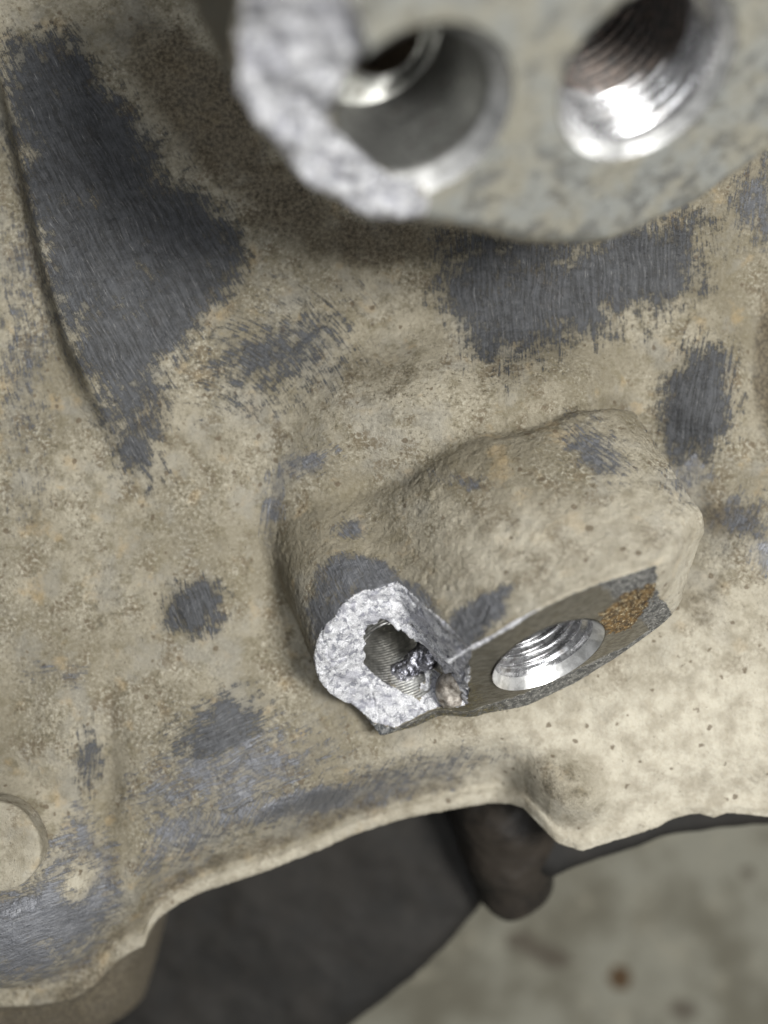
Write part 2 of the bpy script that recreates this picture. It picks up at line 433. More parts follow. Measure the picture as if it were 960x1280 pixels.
def H_raw(x, y):
    u = x / PX + 480; v = 640 - y / PX
    h = 0.9 * fbm2(x / 26, y / 26, 3, 3) + 0.35 * fbm2(x / 7, y / 7, 11, 3)
    # gusset ridge on the left: sheer left flank, long slope to the right
    sd, par = polyline_sd(u, v, RIDGE)
    amp = 5.2 * ss(1.02, 0.62, par) * ss(-200, 40, v)
    h += amp * np.where(sd > 0, np.exp(-(sd / 170.0) ** 1.6), np.exp(-(sd / 17.0) ** 2))
    h += 1.3 * ss(60, -80, u) * ss(700, 300, v)
    # ground climbing to the upper lug
    h += 7.5 * ss(430, 200, v + 0.16 * np.abs(u - 720)) * ss(330, 520, u)
    h += 5.0 * ss(250, -50, v) * ss(250, 420, u)
    h -= 1.6 * gau(u, v, 470, 455, 60, 60)
    # plateau behind the lower lug
    h += 7.8 * gau(u, v, 515, 520, 140, 88, -8, 2.6) + 5.4 * gau(u, v, 695, 500, 85, 62, -8, 2.4) - 3.6 * gau(u, v, 835, 600, 75, 130, -38, 2.6)
    h += 2.0 * gau(u, v, 395, 600, 48, 60, 20, 3) - 2.0 * gau(u, v, 330, 760, 60, 110)
    # rubbed bumps
    h += 1.9 * gau(u, v, 872, 510, 52, 95, 8) + 1.0 * gau(u, v, 245, 762, 42, 40) + 1.7 * gau(u, v, 275, 925, 110, 55, -20)
    h -= 2.8 * gau(u, v, 965, 470, 40, 110) + 1.8 * gau(u, v, 850, 650, 60, 40)
    h += 2.6 * gau(u, v, 950, 690, 75, 75)
    h -= 1.4 * gau(u, v, 390, 790, 70, 100)
    # valley between dome and wall
    h -= 2.2 * gau(u, v, 128, 960, 26, 120, 0) - 1.6 * gau(u, v, 80, 930, 40, 90)
    # rounded fall to the lower edge
    ye = edge_y(x); e = y - ye
    e2 = e * (0.92 - 0.12 * ss(-30, -10, x))
    ez = edge_z(x)
    wr = ss(12, 26, x)
    fall = 1 - ss(0.6, 10.5 + 2.0 * ss(-34, -44, x), e2)
    fall = fall * (1 - wr) + wr * (1 - ss(0, 9, e2)) * 0.8
    h0 = h
    h = h0 * (1 - fall) + (ez + 0.9 * wr) * fall
    # bead above the edge roll
    h += 1.3 * np.exp(-((e2 - 9.6) / 3.4) ** 2) * (1 - wr) * ss(-30, -16, x)
    # standing lip
    lip = ss(2.0, 1.3, e) * ss(-0.4, 0.3, e) * (1 - wr)
    h += (0.9 + 0.25 * fbm2(x / 2.3, y / 2.3, 21, 2)) * lip * ss(-42, -35, x) + 0.5 * lip * ss(-32, -42, x)
    h -= 0.5 * np.exp(-((e - 2.4) / 0.7) ** 2) * (1 - wr) * ss(-36, -30, x)
    h += wr * 0.5 * np.exp(-((e - 1.0) / 0.9) ** 2)
    # tan knob by the notch
    h += 3.6 * gau(u, v, 705, 985, 52, 40, 25, 3)
    h -= 0.8 * gau(u, v, 640, 985, 18, 22)
    # dome at lower left with a flat pad seat
    r = np.hypot(u + 12, v - 1100)
    dome = 16.5 * np.sqrt(np.clip(1 - (r / 158.0) ** 2, 0, 1)) - 9.3
    h = smax(h, dome + 0.3 * fbm2(x / 5, y / 5, 31, 3), 2.0)
    rp = np.hypot(u - 2, v - 1052)
    h = h * ss(62, 96, rp) + (1 - ss(62, 96, rp)) * np.minimum(h, 5.2)
    h += 0.9 * gau(u, v, 95, 1102, 24, 34, 25, 3)
    # raised pitted blemish under the upper lug
    h += 0.9 * gau(u, v, 205, 58, 22, 20, 0, 3) - 0.8 * gau(u, v, 212, 76, 8, 7)
    # skin of the sand casting
    h += 0.10 * fbm2(x / 1.6, y / 1.6, 41, 4) + 0.05 * fbm2(x / 0.55, y / 0.55, 47, 2)
    pits = fbm2(x / 1.1, y / 1.1, 51, 2)
    h -= 0.16 * ss(0.45, 0.75, pits)
    lumps = fbm2(x / 2.2, y / 2.2, 57, 3) * ss(0.0, 0.5, fbm2(x / 14, y / 14, 55, 2))
    h += 0.28 * ss(0.3, 0.8, lumps)
    return h
GX = np.arange(-84, 84.01, 0.25); GY = np.arange(-76, 112.01, 0.25)
_gx, _gy = np.meshgrid(GX, GY, indexing='ij')
HG = H_raw(_gx, _gy)
def H(x, y):
    fx = np.clip((x + 84) / 0.25, 0, len(GX) - 1.001); fy = np.clip((y + 76) / 0.25, 0, len(GY) - 1.001)
    i = fx.astype(np.int64); j = fy.astype(np.int64); fx = fx - i; fy = fy - j
    return (HG[i, j] * (1 - fx) + HG[i + 1, j] * fx) * (1 - fy) + (HG[i, j + 1] * (1 - fx) + HG[i + 1, j + 1] * fx) * fy

# ------------------------------------------------------------------ dirt, wear and the upper lug's painted shade, per vertex (photograph positions)
WEAR = []   # (value fn, stroke angle in degrees from +u, lilac amount)
def w_poly(pts, soft, strength, ang, lil): WEAR.append((lambda u, v: strength * ss(soft, -soft, polyd(u, v, pts)), ang, lil))
def w_g(cu, cv, ru, rv, rot, strength, ang, lil, p=2.2): WEAR.append((lambda u, v: 1.2 * strength * gau(u, v, cu, cv, ru, rv, rot, p), ang, lil))
w_poly([(18, 50), (80, 45), (130, 105), (190, 180), (240, 240), (290, 285), (300, 330), (262, 400), (205, 455), (195, 520), (190, 595), (158, 575), (128, 500), (92, 430), (62, 350), (36, 250), (15, 150)], 55, 1.18, 62, 0.0)
w_g(345, 440, 125, 82, -25, 0.56, 'arc', 0.0)
w_g(395, 410, 42, 45, 60, 0.62, 55, 0.0)
w_poly([(560, 290), (880, 270), (868, 360), (800, 400), (720, 420), (650, 460), (600, 440), (556, 380)], 62, 1.08, 88, 0.0)
w_g(700, 350, 110, 60, -12, 0.5, 88, 0.0)
w_g(950, 245, 42, 60, 0, 0.75, 100, 0.25)
w_g(872, 505, 50, 80, 12, 1.15, 100, 0.0, 2.4)
w_g(862, 590, 34, 60, 10, 0.55, 95, 0.6)
w_g(245, 762, 40, 36, 0, 1.1, 75, 0.0, 2.4)
w_g(275, 912, 72, 42, -20, 0.85, -25, 0.1, 2.2)
w_g(285, 965, 135, 70, -18, 0.62, -25, 0.55)
w_poly([(170, 1095), (190, 1020), (330, 985), (440, 965), (560, 945), (640, 935), (560, 985), (430, 1018), (300, 1055), (200, 1110)], 34, 0.66, -60, 0.6)
w_g(380, 1005, 90, 18, -14, 0.95, -60, 1.0)
w_poly([(-60, 1100), (20, 1108), (70, 1060), (100, 1010), (140, 1060), (145, 1130), (110, 1200), (60, 1225), (-60, 1225)], 34, 0.95, -18, 0.55)
w_g(25, 1138, 60, 26, -25, 0.85, -25, 0.8)
w_g(110, 950, 22, 48, 0, 0.8, 90, 0.05)
w_g(745, 562, 62, 30, 38, 0.60, 40, 0.35)
w_g(570, 600, 42, 16, 15, 0.55, 60, 0.4)
w_g(930, 655, 50, 40, 0, 0.60, 110, 0.35)
w_g(958, 690, 30, 30, 0, 0.65, 110, 0.9)
w_g(30, 430, 45, 240, 0, 0.40, 80, 0.3)
w_g(385, 578, 42, 18, -15, 0.70, -30, 0.7)
w_g(342, 625, 16, 55, 12, 0.60, 95, 0.5)
w_g(80, 845, 50, 22, 0, 0.45, 0, 0.5)
def ang_k(a): return 0.0 if a == 'arc' else a * 0.1
def marks_for(p, lug=None):
    u, v = proj(p[:, 0], p[:, 1], p[:, 2])
    wear = np.zeros(len(p)); lil = np.zeros(len(p)); st = np.stack([u * 0.25, v * 0.03, u * 0], -1)
    items = WEAR if lug is None else (LUGWEAR[lug] + (WEAR if lug == 'lower' else []))
    un = u + 7 * fbm2(u / 30, v / 30, 5, 3); vn_ = v + 7 * fbm2(u / 30, v / 30, 15, 3)
    for fn, ang, l in items:
        w = fn(un, vn_)
        if ang == 'arc':
            cx, cy = 235., 575.
            r = np.hypot(u - cx, v - cy); th = np.arctan2(v - cy, u - cx)
            s = np.stack([r * 0.33, th * 190 * 0.017, 0 * r + 3], -1)
        else:
            a = math.radians(ang); c, sn = math.cos(a), math.sin(a)
            wig = 5 * fbm2(u / 40, v / 40, 25, 2)
            s = np.stack([((-u * sn + v * c) + wig) * 0.34, (u * c + v * sn) * 0.017, 0 * u + ang], -1)
        w = w * (1 + 0.55 * fbm2(u / 34 + ang_k(ang), v / 34, 29, 3)) + 0.10 * fbm2(u / 9, v / 9, 39, 2) * (w > 0.06)
        m = w > wear
        st[m] = s[m]; lil = np.where(m, l, lil); wear = np.maximum(wear, w)
    g = np.zeros(len(p))  # brown dirt; beside and below the upper lug its shade is painted in
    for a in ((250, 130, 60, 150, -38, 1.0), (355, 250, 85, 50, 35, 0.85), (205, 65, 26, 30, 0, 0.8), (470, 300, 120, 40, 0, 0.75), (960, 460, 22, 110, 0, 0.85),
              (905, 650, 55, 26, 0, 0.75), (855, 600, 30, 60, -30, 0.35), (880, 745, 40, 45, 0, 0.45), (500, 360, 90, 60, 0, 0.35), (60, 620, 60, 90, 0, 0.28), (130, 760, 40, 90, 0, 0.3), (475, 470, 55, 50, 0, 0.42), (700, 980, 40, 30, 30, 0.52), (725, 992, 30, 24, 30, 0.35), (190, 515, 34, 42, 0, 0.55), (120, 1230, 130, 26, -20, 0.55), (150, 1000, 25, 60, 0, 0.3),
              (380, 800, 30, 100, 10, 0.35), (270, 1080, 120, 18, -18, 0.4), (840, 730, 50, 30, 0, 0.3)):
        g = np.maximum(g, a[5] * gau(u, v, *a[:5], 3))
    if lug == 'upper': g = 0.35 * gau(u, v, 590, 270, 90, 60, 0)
    if lug == 'lower': g *= 0.3
    pale = ss(820, 980, v + 0.22 * (u - 480)) * ss(420, 680, u)
    pale = np.maximum(pale, 0.75 * gau(u, v, 800, 900, 260, 160, -20, 3))
    y = p[:, 1]; e = y - edge_y(p[:, 0])
    pale = np.maximum(pale, 0.55 * ss(2.2, 1.6, e) * ss(-44, -36, p[:, 0]) * (e > -3))
    pale = pale * (1 - 0.9 * gau(u, v, 710, 985, 55, 42, 28, 3))
    pale = np.maximum(pale, 0.6 * gau(u, v, 96, 1102, 19, 29, 25, 2))
    wear = wear * (1 - 0.85 * gau(u, v, 96, 1102, 22, 32, 25, 2.2)) * (1 - ss(2.4, 1.6, e) * ss(-44, -36, p[:, 0]))
    if lug == 'upper': pale = pale * 0
    if lug == 'lower': pale = np.maximum(pale * 0.3, 0.55 * ss(600, 690, v + 0.15 * (u - 600)) * ss(450, 640, u))
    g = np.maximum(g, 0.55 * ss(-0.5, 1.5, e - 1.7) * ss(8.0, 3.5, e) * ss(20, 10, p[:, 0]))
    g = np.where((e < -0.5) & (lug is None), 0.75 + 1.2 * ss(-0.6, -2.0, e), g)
    return np.stack([wear, g, lil, pale], -1), st
LUGWEAR = {
    'lower': [(lambda u, v: 1.0 * ss(14, -14, polyd(u, v, [(395, 860), (385, 760), (395, 715), (430, 695), (480, 700), (530, 740), (556, 778), (600, 745), (640, 730), (640, 762), (560, 830), (400, 880)])), 60, 0.35),
              (lambda u, v: 0.8 * gau(u, v, 440, 660, 30, 14, -10), 50, 0.4)],
    'upper': [(lambda u, v: 0.60 * gau(u, v, 690, 130, 90, 190, 0, 3), 80, 0.75), (lambda u, v: 0.5 * gau(u, v, 900, 240, 110, 80, -30, 3), 60, 0.5), (lambda u, v: 0.85 * gau(u, v, 490, 262, 40, 26, 20, 3), 60, 0.8)],
}

# ------------------------------------------------------------------ lugs: two bored bosses, left one broken off
N = np.array([0.35, -0.76, 0.55]); N /= np.linalg.norm(N)
E1 = np.array([0.908, 0.418, 0.0]); E1 -= N * E1.dot(N); E1 /= np.linalg.norm(E1)
E2 = np.cross(N, E1)
R3 = np.stack([E1, E2, N], 0)      # rows

class Lug: pass
lower = Lug()
lower.C = P(682, 826, 12.0)
lower.poly = [(-21, 0), (-22.5, 6.0), (-19.5, 8.6), (-14.5, 8.8), (-10, 11.0), (-4.5, 13.6), (0, 14.8), (5, 15.2), (10, 14.4), (18, 12.2), (23.5, 9.6), (26.6, 6.6), (27.0, 3.6), (25.2, 0.6), (21.0, -2.8), (16, -6.2), (10, -9.4), (3, -11.6), (-4, -11.8), (-12, -9.8), (-19, -8)]
lower.pround = 1.6
lower.boss = (-19.5, 0.6, 9.5)
lower.bore2 = (-17.6, -0.6, 5.2)
lower.bore1 = (0.6, 1.0, 6.95)
lower.back = lambda a: 26.5 + 6 * ss(16, 2, a) + 7 * ss(-6, -16, a)
lower.name = 'lower'
def face_lower(a, b):
    return -5.0 * ss(17.5, 27.5, a + 0.25 * np.minimum(b, 4)) - 0.9 * ss(-4, -11, a) - 2.3 * ss(-11, -17, a)
def frac_lower(a, b):
    n = 1.3 * fbm2(a / 5.0, b / 5.0, 4, 3) + 0.12 * fbm2(a / 0.7, b / 0.7, 8, 2)
    base = -10.3 - 0.39 * b + n
    # right wall of the ring runs back up to the intact face; a small lip survives at the bottom
    edge = -11.0 + 0.06 * (b - 5) + 0.5 * fbm2(b / 1.5, b * 0, 6, 3)
    return base + 9 * np.clip((a - edge + 3.2) / 3.6, 0, 4) ** 1.2 + 7.0 * ss(-4.8, -7.6, b - 0.12 * (a + 19)) * ss(-29, -24, a)
lower.face = face_lower; lower.frac = frac_lower
upper = Lug()
upper.C = P(808, 98, 50.0)
upper.poly = [(16, -19.5), (6, -22.8), (-6, -22.8), (-15, -17.6), (-22, -11.0), (-30, -4), (-36, 4), (-38.5, 15), (-32, 32), (22, 34), (27, 4), (25, -10)]
upper.pround = 2.5
upper.boss = (-23.5, 5, 11.0)
upper.bore2 = (-23.2, 7.6, 7.7)
upper.bore1 = (0.2, 0.2, 8.7)
upper.back = lambda a: 26 + 0 * a
upper.name = 'upper'
def face_upper(a, b):
    d = polyd(a, b, upper.poly)
    return -3.0 * ss(-3.5, 2.0, d)
def frac_upper(a, b):
    n = 1.3 * fbm2(a / 4, b / 4, 14, 4) + 0.4 * fbm2(a / 1.1, b / 1.1, 18, 3)
    s = (a + 25.6) + 0.04 * b + 1.2 * fbm2(a / 3, b / 3, 22, 2)   # left of this line broken away
    return np.where(s > 0, s * 8, s * 0.42) + 1.5 * n * ss(1, -1, s) - 0.8
upper.face = face_upper; upper.frac = frac_upper
def lug_solid2d(L, a, b):
    d = polyd(a, b, L.poly) - L.pround * 0
    d = smax(d, d, 0.01)
    c = np.hypot(a - L.boss[0], b - L.boss[1]) - L.boss[2]
    return smin(d, c, 2.2 if L is upper else 3.5)
def lug_solid(L, p):
    q = p - L.C
    a, b, t = q @ E1, q @ E2, q @ N
    d2 = lug_solid2d(L, a, b)
    d = smax(d2, t - L.face(a, b), 1.0)
    d = np.maximum(d, t - L.frac(a, b))
    return smax(d, -t - L.back(a), 3.0)

def thread_tube(name, L, ac, bc, R, mat, parent, pitch, depth, t0, t1, chamfer, cut=None, seg=144, cone=True, chm=False):
    per = 10 if depth > 0.2 else 6
    ts = list(np.linspace(t0, t0 - chamfer, 6)) if chamfer else [t0]
    n = int((t0 - chamfer - t1) / pitch * per)
    ts += list(np.linspace(t0 - chamfer, t1, n)[1:])
    ts = np.array(ts); th = np.linspace(0, 2 * math.pi, seg + 1)[:-1]
    T, TH = np.meshgrid(ts, th, indexing='ij')
    ph = (T / pitch + TH / (2 * math.pi)) % 1.0
    tri = np.abs(ph * 2 - 1); tri = np.clip(tri * 1.35 - 0.15, 0, 1)
    fade = ss(t0 - chamfer * 0.85, t0 - chamfer - pitch * 0.9, T)
    Rr = R - depth * tri * fade
    if chamfer: Rr = Rr + (T > t0 - chamfer) * ((T - (t0 - chamfer)) * 0.62)
    Rr = Rr * (1 + 0.002 * np.sin(5 * TH))
    a = ac + Rr * np.cos(TH); b = bc + Rr * np.sin(TH)
    co = np.stack([a, b, T], -1).reshape(-1, 3)
    i = np.arange(len(ts) * seg).reshape(len(ts), seg); j = np.roll(i, -1, 1)
    q = np.stack([i[:-1], j[:-1], j[1:], i[1:]], -1).reshape(-1, 4)
    if cone:
        k = len(co); rings = [co]
        for f, dt in ((0.97, 0.4), (0.5, 2.2), (0.02, 3.6)):
            rings.append(np.stack([ac + (R - depth) * f * np.cos(th), bc + (R - depth) * f * np.sin(th), 0 * th + t1 - dt], -1))
        co = np.concatenate(rings)
        for r in range(3):
            i0 = np.arange(seg) + (k - seg if r == 0 else k + (r - 1) * seg); i1 = np.arange(seg) + k + r * seg
            q = np.concatenate([q, np.stack([i0, np.roll(i0, -1), np.roll(i1, -1), i1], -1)])
    if cut is not None:
        bad = co[:, 2] > cut(co[:, 0], co[:, 1])
        q = q[~bad[q].any(1)]
    q = q[:, ::-1] if False else q
    wco = co @ R3 + L.C
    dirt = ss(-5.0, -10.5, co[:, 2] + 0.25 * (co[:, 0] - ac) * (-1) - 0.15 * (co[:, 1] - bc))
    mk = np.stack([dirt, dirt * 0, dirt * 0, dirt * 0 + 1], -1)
    c = compact(wco, q, mk)
    o = make_mesh(name, c[0], c[1], mat, parent, marks=c[2])
    if chm:
        g = co.copy(); rad = np.hypot(g[:, 0] - ac, g[:, 1] - bc); k = (rad - 0.035) / rad
        g[:, 0] = ac + (g[:, 0] - ac) * k; g[:, 1] = bc + (g[:, 1] - bc) * k; g[:, 2] += 0.02
        sel = (g[:, 2] > t0 - chamfer * 0.93)[q].all(1)
        c = compact(g @ R3 + L.C, q[sel]); make_mesh('chamfer', c[0], c[1], M_cham, parent)
    return o

def build_lug(L, parent, h, lim):
    (a0, a1), (b0, b1), (t0, t1) = lim
    A = np.arange(a0, a1, h); B = np.arange(b0, b1, h); T = np.arange(t0, t1, h)
    A2, B2 = np.meshgrid(A, B, indexing='ij')
    d2 = lug_solid2d(L, A2, B2).astype(np.float32)
    fc = L.face(A2, B2).astype(np.float32); fr = L.frac(A2, B2).astype(np.float32)
    T3 = T[None, None, :].astype(np.float32)
    F = smax(d2[:, :, None] + 0 * T3, T3 - fc[:, :, None], (0.45 + 2.2 * ss(16.5, 22, A2)[:, :, None]).astype(np.float32) if L is lower else np.float32(1.6))
    # cast corner, wider rounding away from the machined zone
    F = np.maximum(F, (T3 - fr[:, :, None]) * np.float32(0.9))
    F = smax(F, -T3 - L.back(A2)[:, :, None].astype(np.float32), (1.6 + 9.0 * ss(18, 6, A2)[:, :, None]).astype(np.float32) if L is lower else 3.0).astype(np.float32)
    LUGD = F
    X = (L.C[0] + A2 * E1[0] + B2 * E2[0])[:, :, None] + T3 * N[0]
    Y = (L.C[1] + A2 * E1[1] + B2 * E2[1])[:, :, None] + T3 * N[1]
    if L is lower:
        hz = H(X, Y)
        Z = (L.C[2] + A2 * E1[2] + B2 * E2[2])[:, :, None] + T3 * N[2]
        G = ((Z - hz + 0.22) * 0.93).astype(np.float32)
        del hz, Z
        F = smin(LUGD, G, 2.8 * np.float32(1)).astype(np.float32)
        F = np.maximum(F, (T3 - fr[:, :, None]) * np.float32(0.9) - 1e3 * (d2[:, :, None] > 0.4))
        F = np.where(G < 0.0, np.minimum(F, G), F)
        del G
    # bores
    r1 = np.hypot(A2 - L.bore1[0], B2 - L.bore1[1])[:, :, None]; RB = L.bore1[2]
    bore = RB + 0.12 + np.clip(T3 + 1.9, 0, 9) * 0.62 - r1
    bore = np.minimum(bore, T3 + 24)
    F = np.maximum(F, bore)
    r2 = np.hypot(A2 - L.bore2[0], B2 - L.bore2[1])[:, :, None]
    rr = L.bore2[2] + (0.0 if L is lower else np.clip(T3 + 2.7, 0, 9) * 0.62 + 0.12)
    if L is lower:
        an = np.arctan2(B2 - L.bore2[1], A2 - L.bore2[0]); ca, sa_ = np.cos(an), np.sin(an)
        lipn = 0.25 + 0.75 * fbm2(ca * 1.7, sa_ * 1.7, 12, 2) + 0.45 * fbm2(ca * 7, sa_ * 7, 13, 2) + 1.3 * ss(0.5, 1.0, ca * 0.80 + sa_ * 0.60) - 0.9 * ss(0.85, 1.0, sa_ * 0.97 - ca * 0.22)
        rr = rr - (lipn[:, :, None] * ss(-1.8, -0.3, T3 - fr[:, :, None]))
    F = np.maximum(F, np.minimum(rr + 0.05 - r2, T3 + 30)).astype(np.float32)
    co, q = surface_nets(F, (A[0], B[0], T[0]), h)
    # cull what is away from the lug
    ii = np.clip(((co - np.array([A[0], B[0], T[0]])) / h).astype(int), 0, np.array(F.shape) - 1)
    dl = LUGD[ii[:, 0], ii[:, 1], ii[:, 2]]
    keep = dl < 6.5
    q = q[keep[q].all(1)]
    a, b, t = co.T
    fcv = L.face(a, b); frv = L.frac(a, b)
    d2v = lug_solid2d(L, a, b)
    isfrac = (np.abs(t - frv) < 0.55) & (frv < fcv + 0.2) & (d2v < 0.3)
    rbore1 = np.hypot(a - L.bore1[0], b - L.bore1[1])
    isface = (np.abs(t - fcv) < 0.3) & (d2v < -0.1) & ~isfrac & (rbore1 > RB + 0.3)
    if L is lower:
        low = isfrac & (b < -6.6 + 0.6 * fbm2(a / 1.2, b / 1.2, 3, 2)) & (a > -26)
        isface |= low; isfrac &= ~low
    if L is lower: isface &= low | ((a < 17.8 - 0.25 * np.minimum(b, 4) + 0.5 * fbm2(b / 1.2, a / 4, 3, 3)) & (d2v < -0.25 - 0.2 * fbm2(a / 0.8, b / 0.8, 2, 2)))
    else: isface &= (d2v < -1.8 + 0.8 * fbm2(a / 2.5, b / 2.5, 3, 3)) & (np.hypot(a - L.bore2[0], b - L.bore2[1]) > L.bore2[2] + 0.2)
    p = co @ R3 + L.C
    n = vnormals(p, q)
    w = ss(3.5, 0.5, dl[:]) * np.where(isface, 0.12, 1.0)
    dis = 0.17 * fbm3(p, 0.35, 3, 3) + 0.13 * fbm3(p, 1.3, 23, 3)
    pit = fbm3(p, 0.9, 33, 2); dis = dis - 0.14 * ss(0.4, 0.75, pit)
    dis = np.where(isfrac, (0.16 * fbm3(p, 0.5, 13, 2) - 0.32 * ss(0.10, 0.0, np.abs(fbm3(p, 0.33, 27, 2))) + 0.10 * fbm3(p, 1.3, 7, 2) + 0.05 * fbm3(p, 2.6, 17, 2)) if L is lower else (1.0 * fbm3(p, 0.16, 13, 2) + 0.25 * fbm3(p, 0.6, 17, 2)), dis)
    inb = (rbore1 < RB + 0.9) & (t > -24) | (np.hypot(a - L.bore2[0], b - L.bore2[1]) < L.bore2[2] + 0.25) & ~isfrac
    w = np.where(inb, 0.0, w)
    p = p + n * (dis * w)[:, None]
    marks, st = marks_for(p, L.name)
    cf = isfrac[q].sum(1) >= 3
    cm = (isface[q].sum(1) >= 3) & ~cf
    body = ~(cf | cm)
    c = compact(p, q[body], marks, st)
    root = make_mesh('mounting_lug', c[0], c[1], M_cast, parent, marks=c[2], streak=c[3])
    c = compact(p, q[cf]); make_mesh('fracture_surface', c[0], c[1], M_frac, root)
    if cm.any():
        rust = ss(1.6, -1.6, polyd(a, b, [(7.6, 2.5), (9.0, 6.5), (12.5, 8.6), (16.6, 7.6), (15.0, 2.5), (12.5, -2.0), (9.6, -1.2)]))
        edge = np.maximum(ss(1.9, 0.9, -d2v) * ss(6, 2, b), np.maximum(ss(12.5, 14.5, a + 0.3 * b), 1.0 * ss(-6.0, -8.0, b)))
        edge = np.maximum(edge, ss(1.0, 0.3, -d2v) * 0.6)
        green = np.maximum(gau(a, b, -13.5, -2, 4.0, 6.0, 0, 3), ss(-7, -8.5, b) * ss(-6, -10, a)); edge = np.maximum(edge, 0.8 * ss(-6.5, -7.5, b) * ss(-8, -14, a))
        mk = np.stack([rust, edge, green, rust * 0 + 1], -1)
        c = compact(p, q[cm], mk); make_mesh('machined_face', c[0], c[1], M_face if L is lower else M_dull, root, marks=c[2])
    return root

# ------------------------------------------------------------------ the casting
case = bpy.data.objects.new('transmission_case', None); scene.collection.objects.link(case)
case['label'] = 'dusty worn cast aluminium housing with two threaded lugs, each with a broken left boss'
case['category'] = 'metal casting'

def build_wall():
    xs = np.arange(-82, 82.01, 0.235)
    nrow = 760
    ye = edge_y(xs)
    tt = np.linspace(0, 1, nrow)
    Y = 108 + (ye[None, :] - 108) * tt[:, None]
    X = np.repeat(xs[None, :], nrow, 0)
    Z = H(X, Y)
    x1 = xs
    left = ss(-34, -42, x1)     # flank that shows below the edge on the left
    wr = ss(12, 26, x1)
    dn = [(-0.25, -0.10), (-0.42, -0.35), (-0.42, -0.9), (-0.30, -1.6), (0.1, -2.4), (0.6, -3.6), (1.4, -6), (2.5, -10), (3.5, -18), (4, -30), (4, -45)]
    dl = [(-0.25, -0.10), (-0.40, -0.4), (-0.6, -0.9), (-0.9, -1.6), (-1.6, -2.6), (-2.8, -3.8), (-5, -6), (-8.5, -10), (-13, -18), (-16, -30), (-17, -45)]
    YY, ZZ = [Y], [Z]
    for k in range(len(dn)):
        dy = dn[k][0] * (1 - left) + dl[k][0] * left; dz = dn[k][1] * (1 - left) + dl[k][1] * left
        n = 0.35 * fbm2(x1 / 3, x1 * 0 + k * 0.7, 61, 3) * min(1, k / 3)
        YY.append((ye + dy + n)[None, :]); ZZ.append((Z[-1] + dz)[None, :])
    Y = np.concatenate(YY); Z = np.concatenate(ZZ); X = np.repeat(xs[None, :], len(Y), 0)
    co = np.stack([X, Y, Z], -1).reshape(-1, 3)
    q = grid_quads(*X.shape)
    near = (np.abs(co[:, 0] - 5) < 55) & (co[:, 1] < 45)
    d = np.full(len(co), 9.0)
    d[near] = lug_solid(lower, co[near])
    q = q[~(d < -0.9)[q].all(1)]
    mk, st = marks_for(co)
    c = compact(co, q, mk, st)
    return make_mesh('casting_wall', c[0], c[1], M_cast, case, marks=c[2], streak=c[3])
build_wall()

lo = build_lug(lower, case, 0.19, ((-36, 33), (-19, 20), (-42, 3)))
up = build_lug(upper, case, 0.26, ((-44, 34), (-27, 36), (-29, 3)))
lo['label'] = 'dusty lower lug with a dark machined end face'
up['label'] = 'out of focus upper lug nearest the camera'

# bores
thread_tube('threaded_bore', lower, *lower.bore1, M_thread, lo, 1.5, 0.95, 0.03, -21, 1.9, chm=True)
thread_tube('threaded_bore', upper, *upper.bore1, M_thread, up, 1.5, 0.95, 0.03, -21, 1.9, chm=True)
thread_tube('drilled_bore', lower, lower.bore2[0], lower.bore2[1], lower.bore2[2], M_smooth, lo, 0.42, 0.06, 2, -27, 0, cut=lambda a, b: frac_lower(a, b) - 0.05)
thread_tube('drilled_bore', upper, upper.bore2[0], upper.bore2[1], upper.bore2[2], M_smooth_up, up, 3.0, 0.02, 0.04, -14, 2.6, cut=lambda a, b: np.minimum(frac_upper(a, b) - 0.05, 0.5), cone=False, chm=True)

def sdf_part(name, fn, lim, h, mat, parent, disp=0.0, freq=0.5, marks=False):
    (x0, x1), (y0, y1), (z0, z1) = lim
    X, Y, Z = np.meshgrid(np.arange(x0, x1, h), np.arange(y0, y1, h), np.arange(z0, z1, h), indexing='ij')
    co, q = surface_nets(fn(X, Y, Z), (x0, y0, z0), h)
    n = vnormals(co, q)
    if disp: co = co + n * (disp * fbm3(co, freq, 9, 3))[:, None]
    mk = st = None
    if marks: mk, st = marks_for(co)
    return make_mesh(name, co, q, mat, parent, marks=mk, streak=st)

# shoulder with a smaller hole at the bottom of the upper drilled bore
def shoulder():
    seg = 96; ac, bc, R = upper.bore2; th = np.linspace(0, 2 * math.pi, seg + 1)[:-1]
    rings = []
    hc = (ac + 1.5, bc - 2.3)
    prof = [(R, -14, 0), (R * .85, -14.6, .2), (4.6, -15.0, 1), (3.9, -15.6, 1)]
    for r, t, f in prof:
        cx = ac + (hc[0] - ac) * f; cy = bc + (hc[1] - bc) * f
        rings.append(np.stack([cx + r * np.cos(th), cy + r * np.sin(th), 0 * th + t], -1))
    co = np.concatenate(rings); i = np.arange(len(prof) * seg).reshape(len(prof), seg); j = np.roll(i, -1, 1)
    q = np.stack([i[:-1], j[:-1], j[1:], i[1:]], -1).reshape(-1, 4)
    make_mesh('bore_shoulder', co @ R3 + upper.C, q, M_bore_dark, up)
    co = np.concatenate([np.stack([hc[0] + r * np.cos(th), hc[1] + r * np.sin(th), 0 * th + t], -1) for r, t in ((3.9, -15.6), (3.8, -18), (3.8, -24), (0.05, -25))])
    make_mesh('inner_hole', co @ R3 + upper.C, q, M_hole, up)
shoulder()

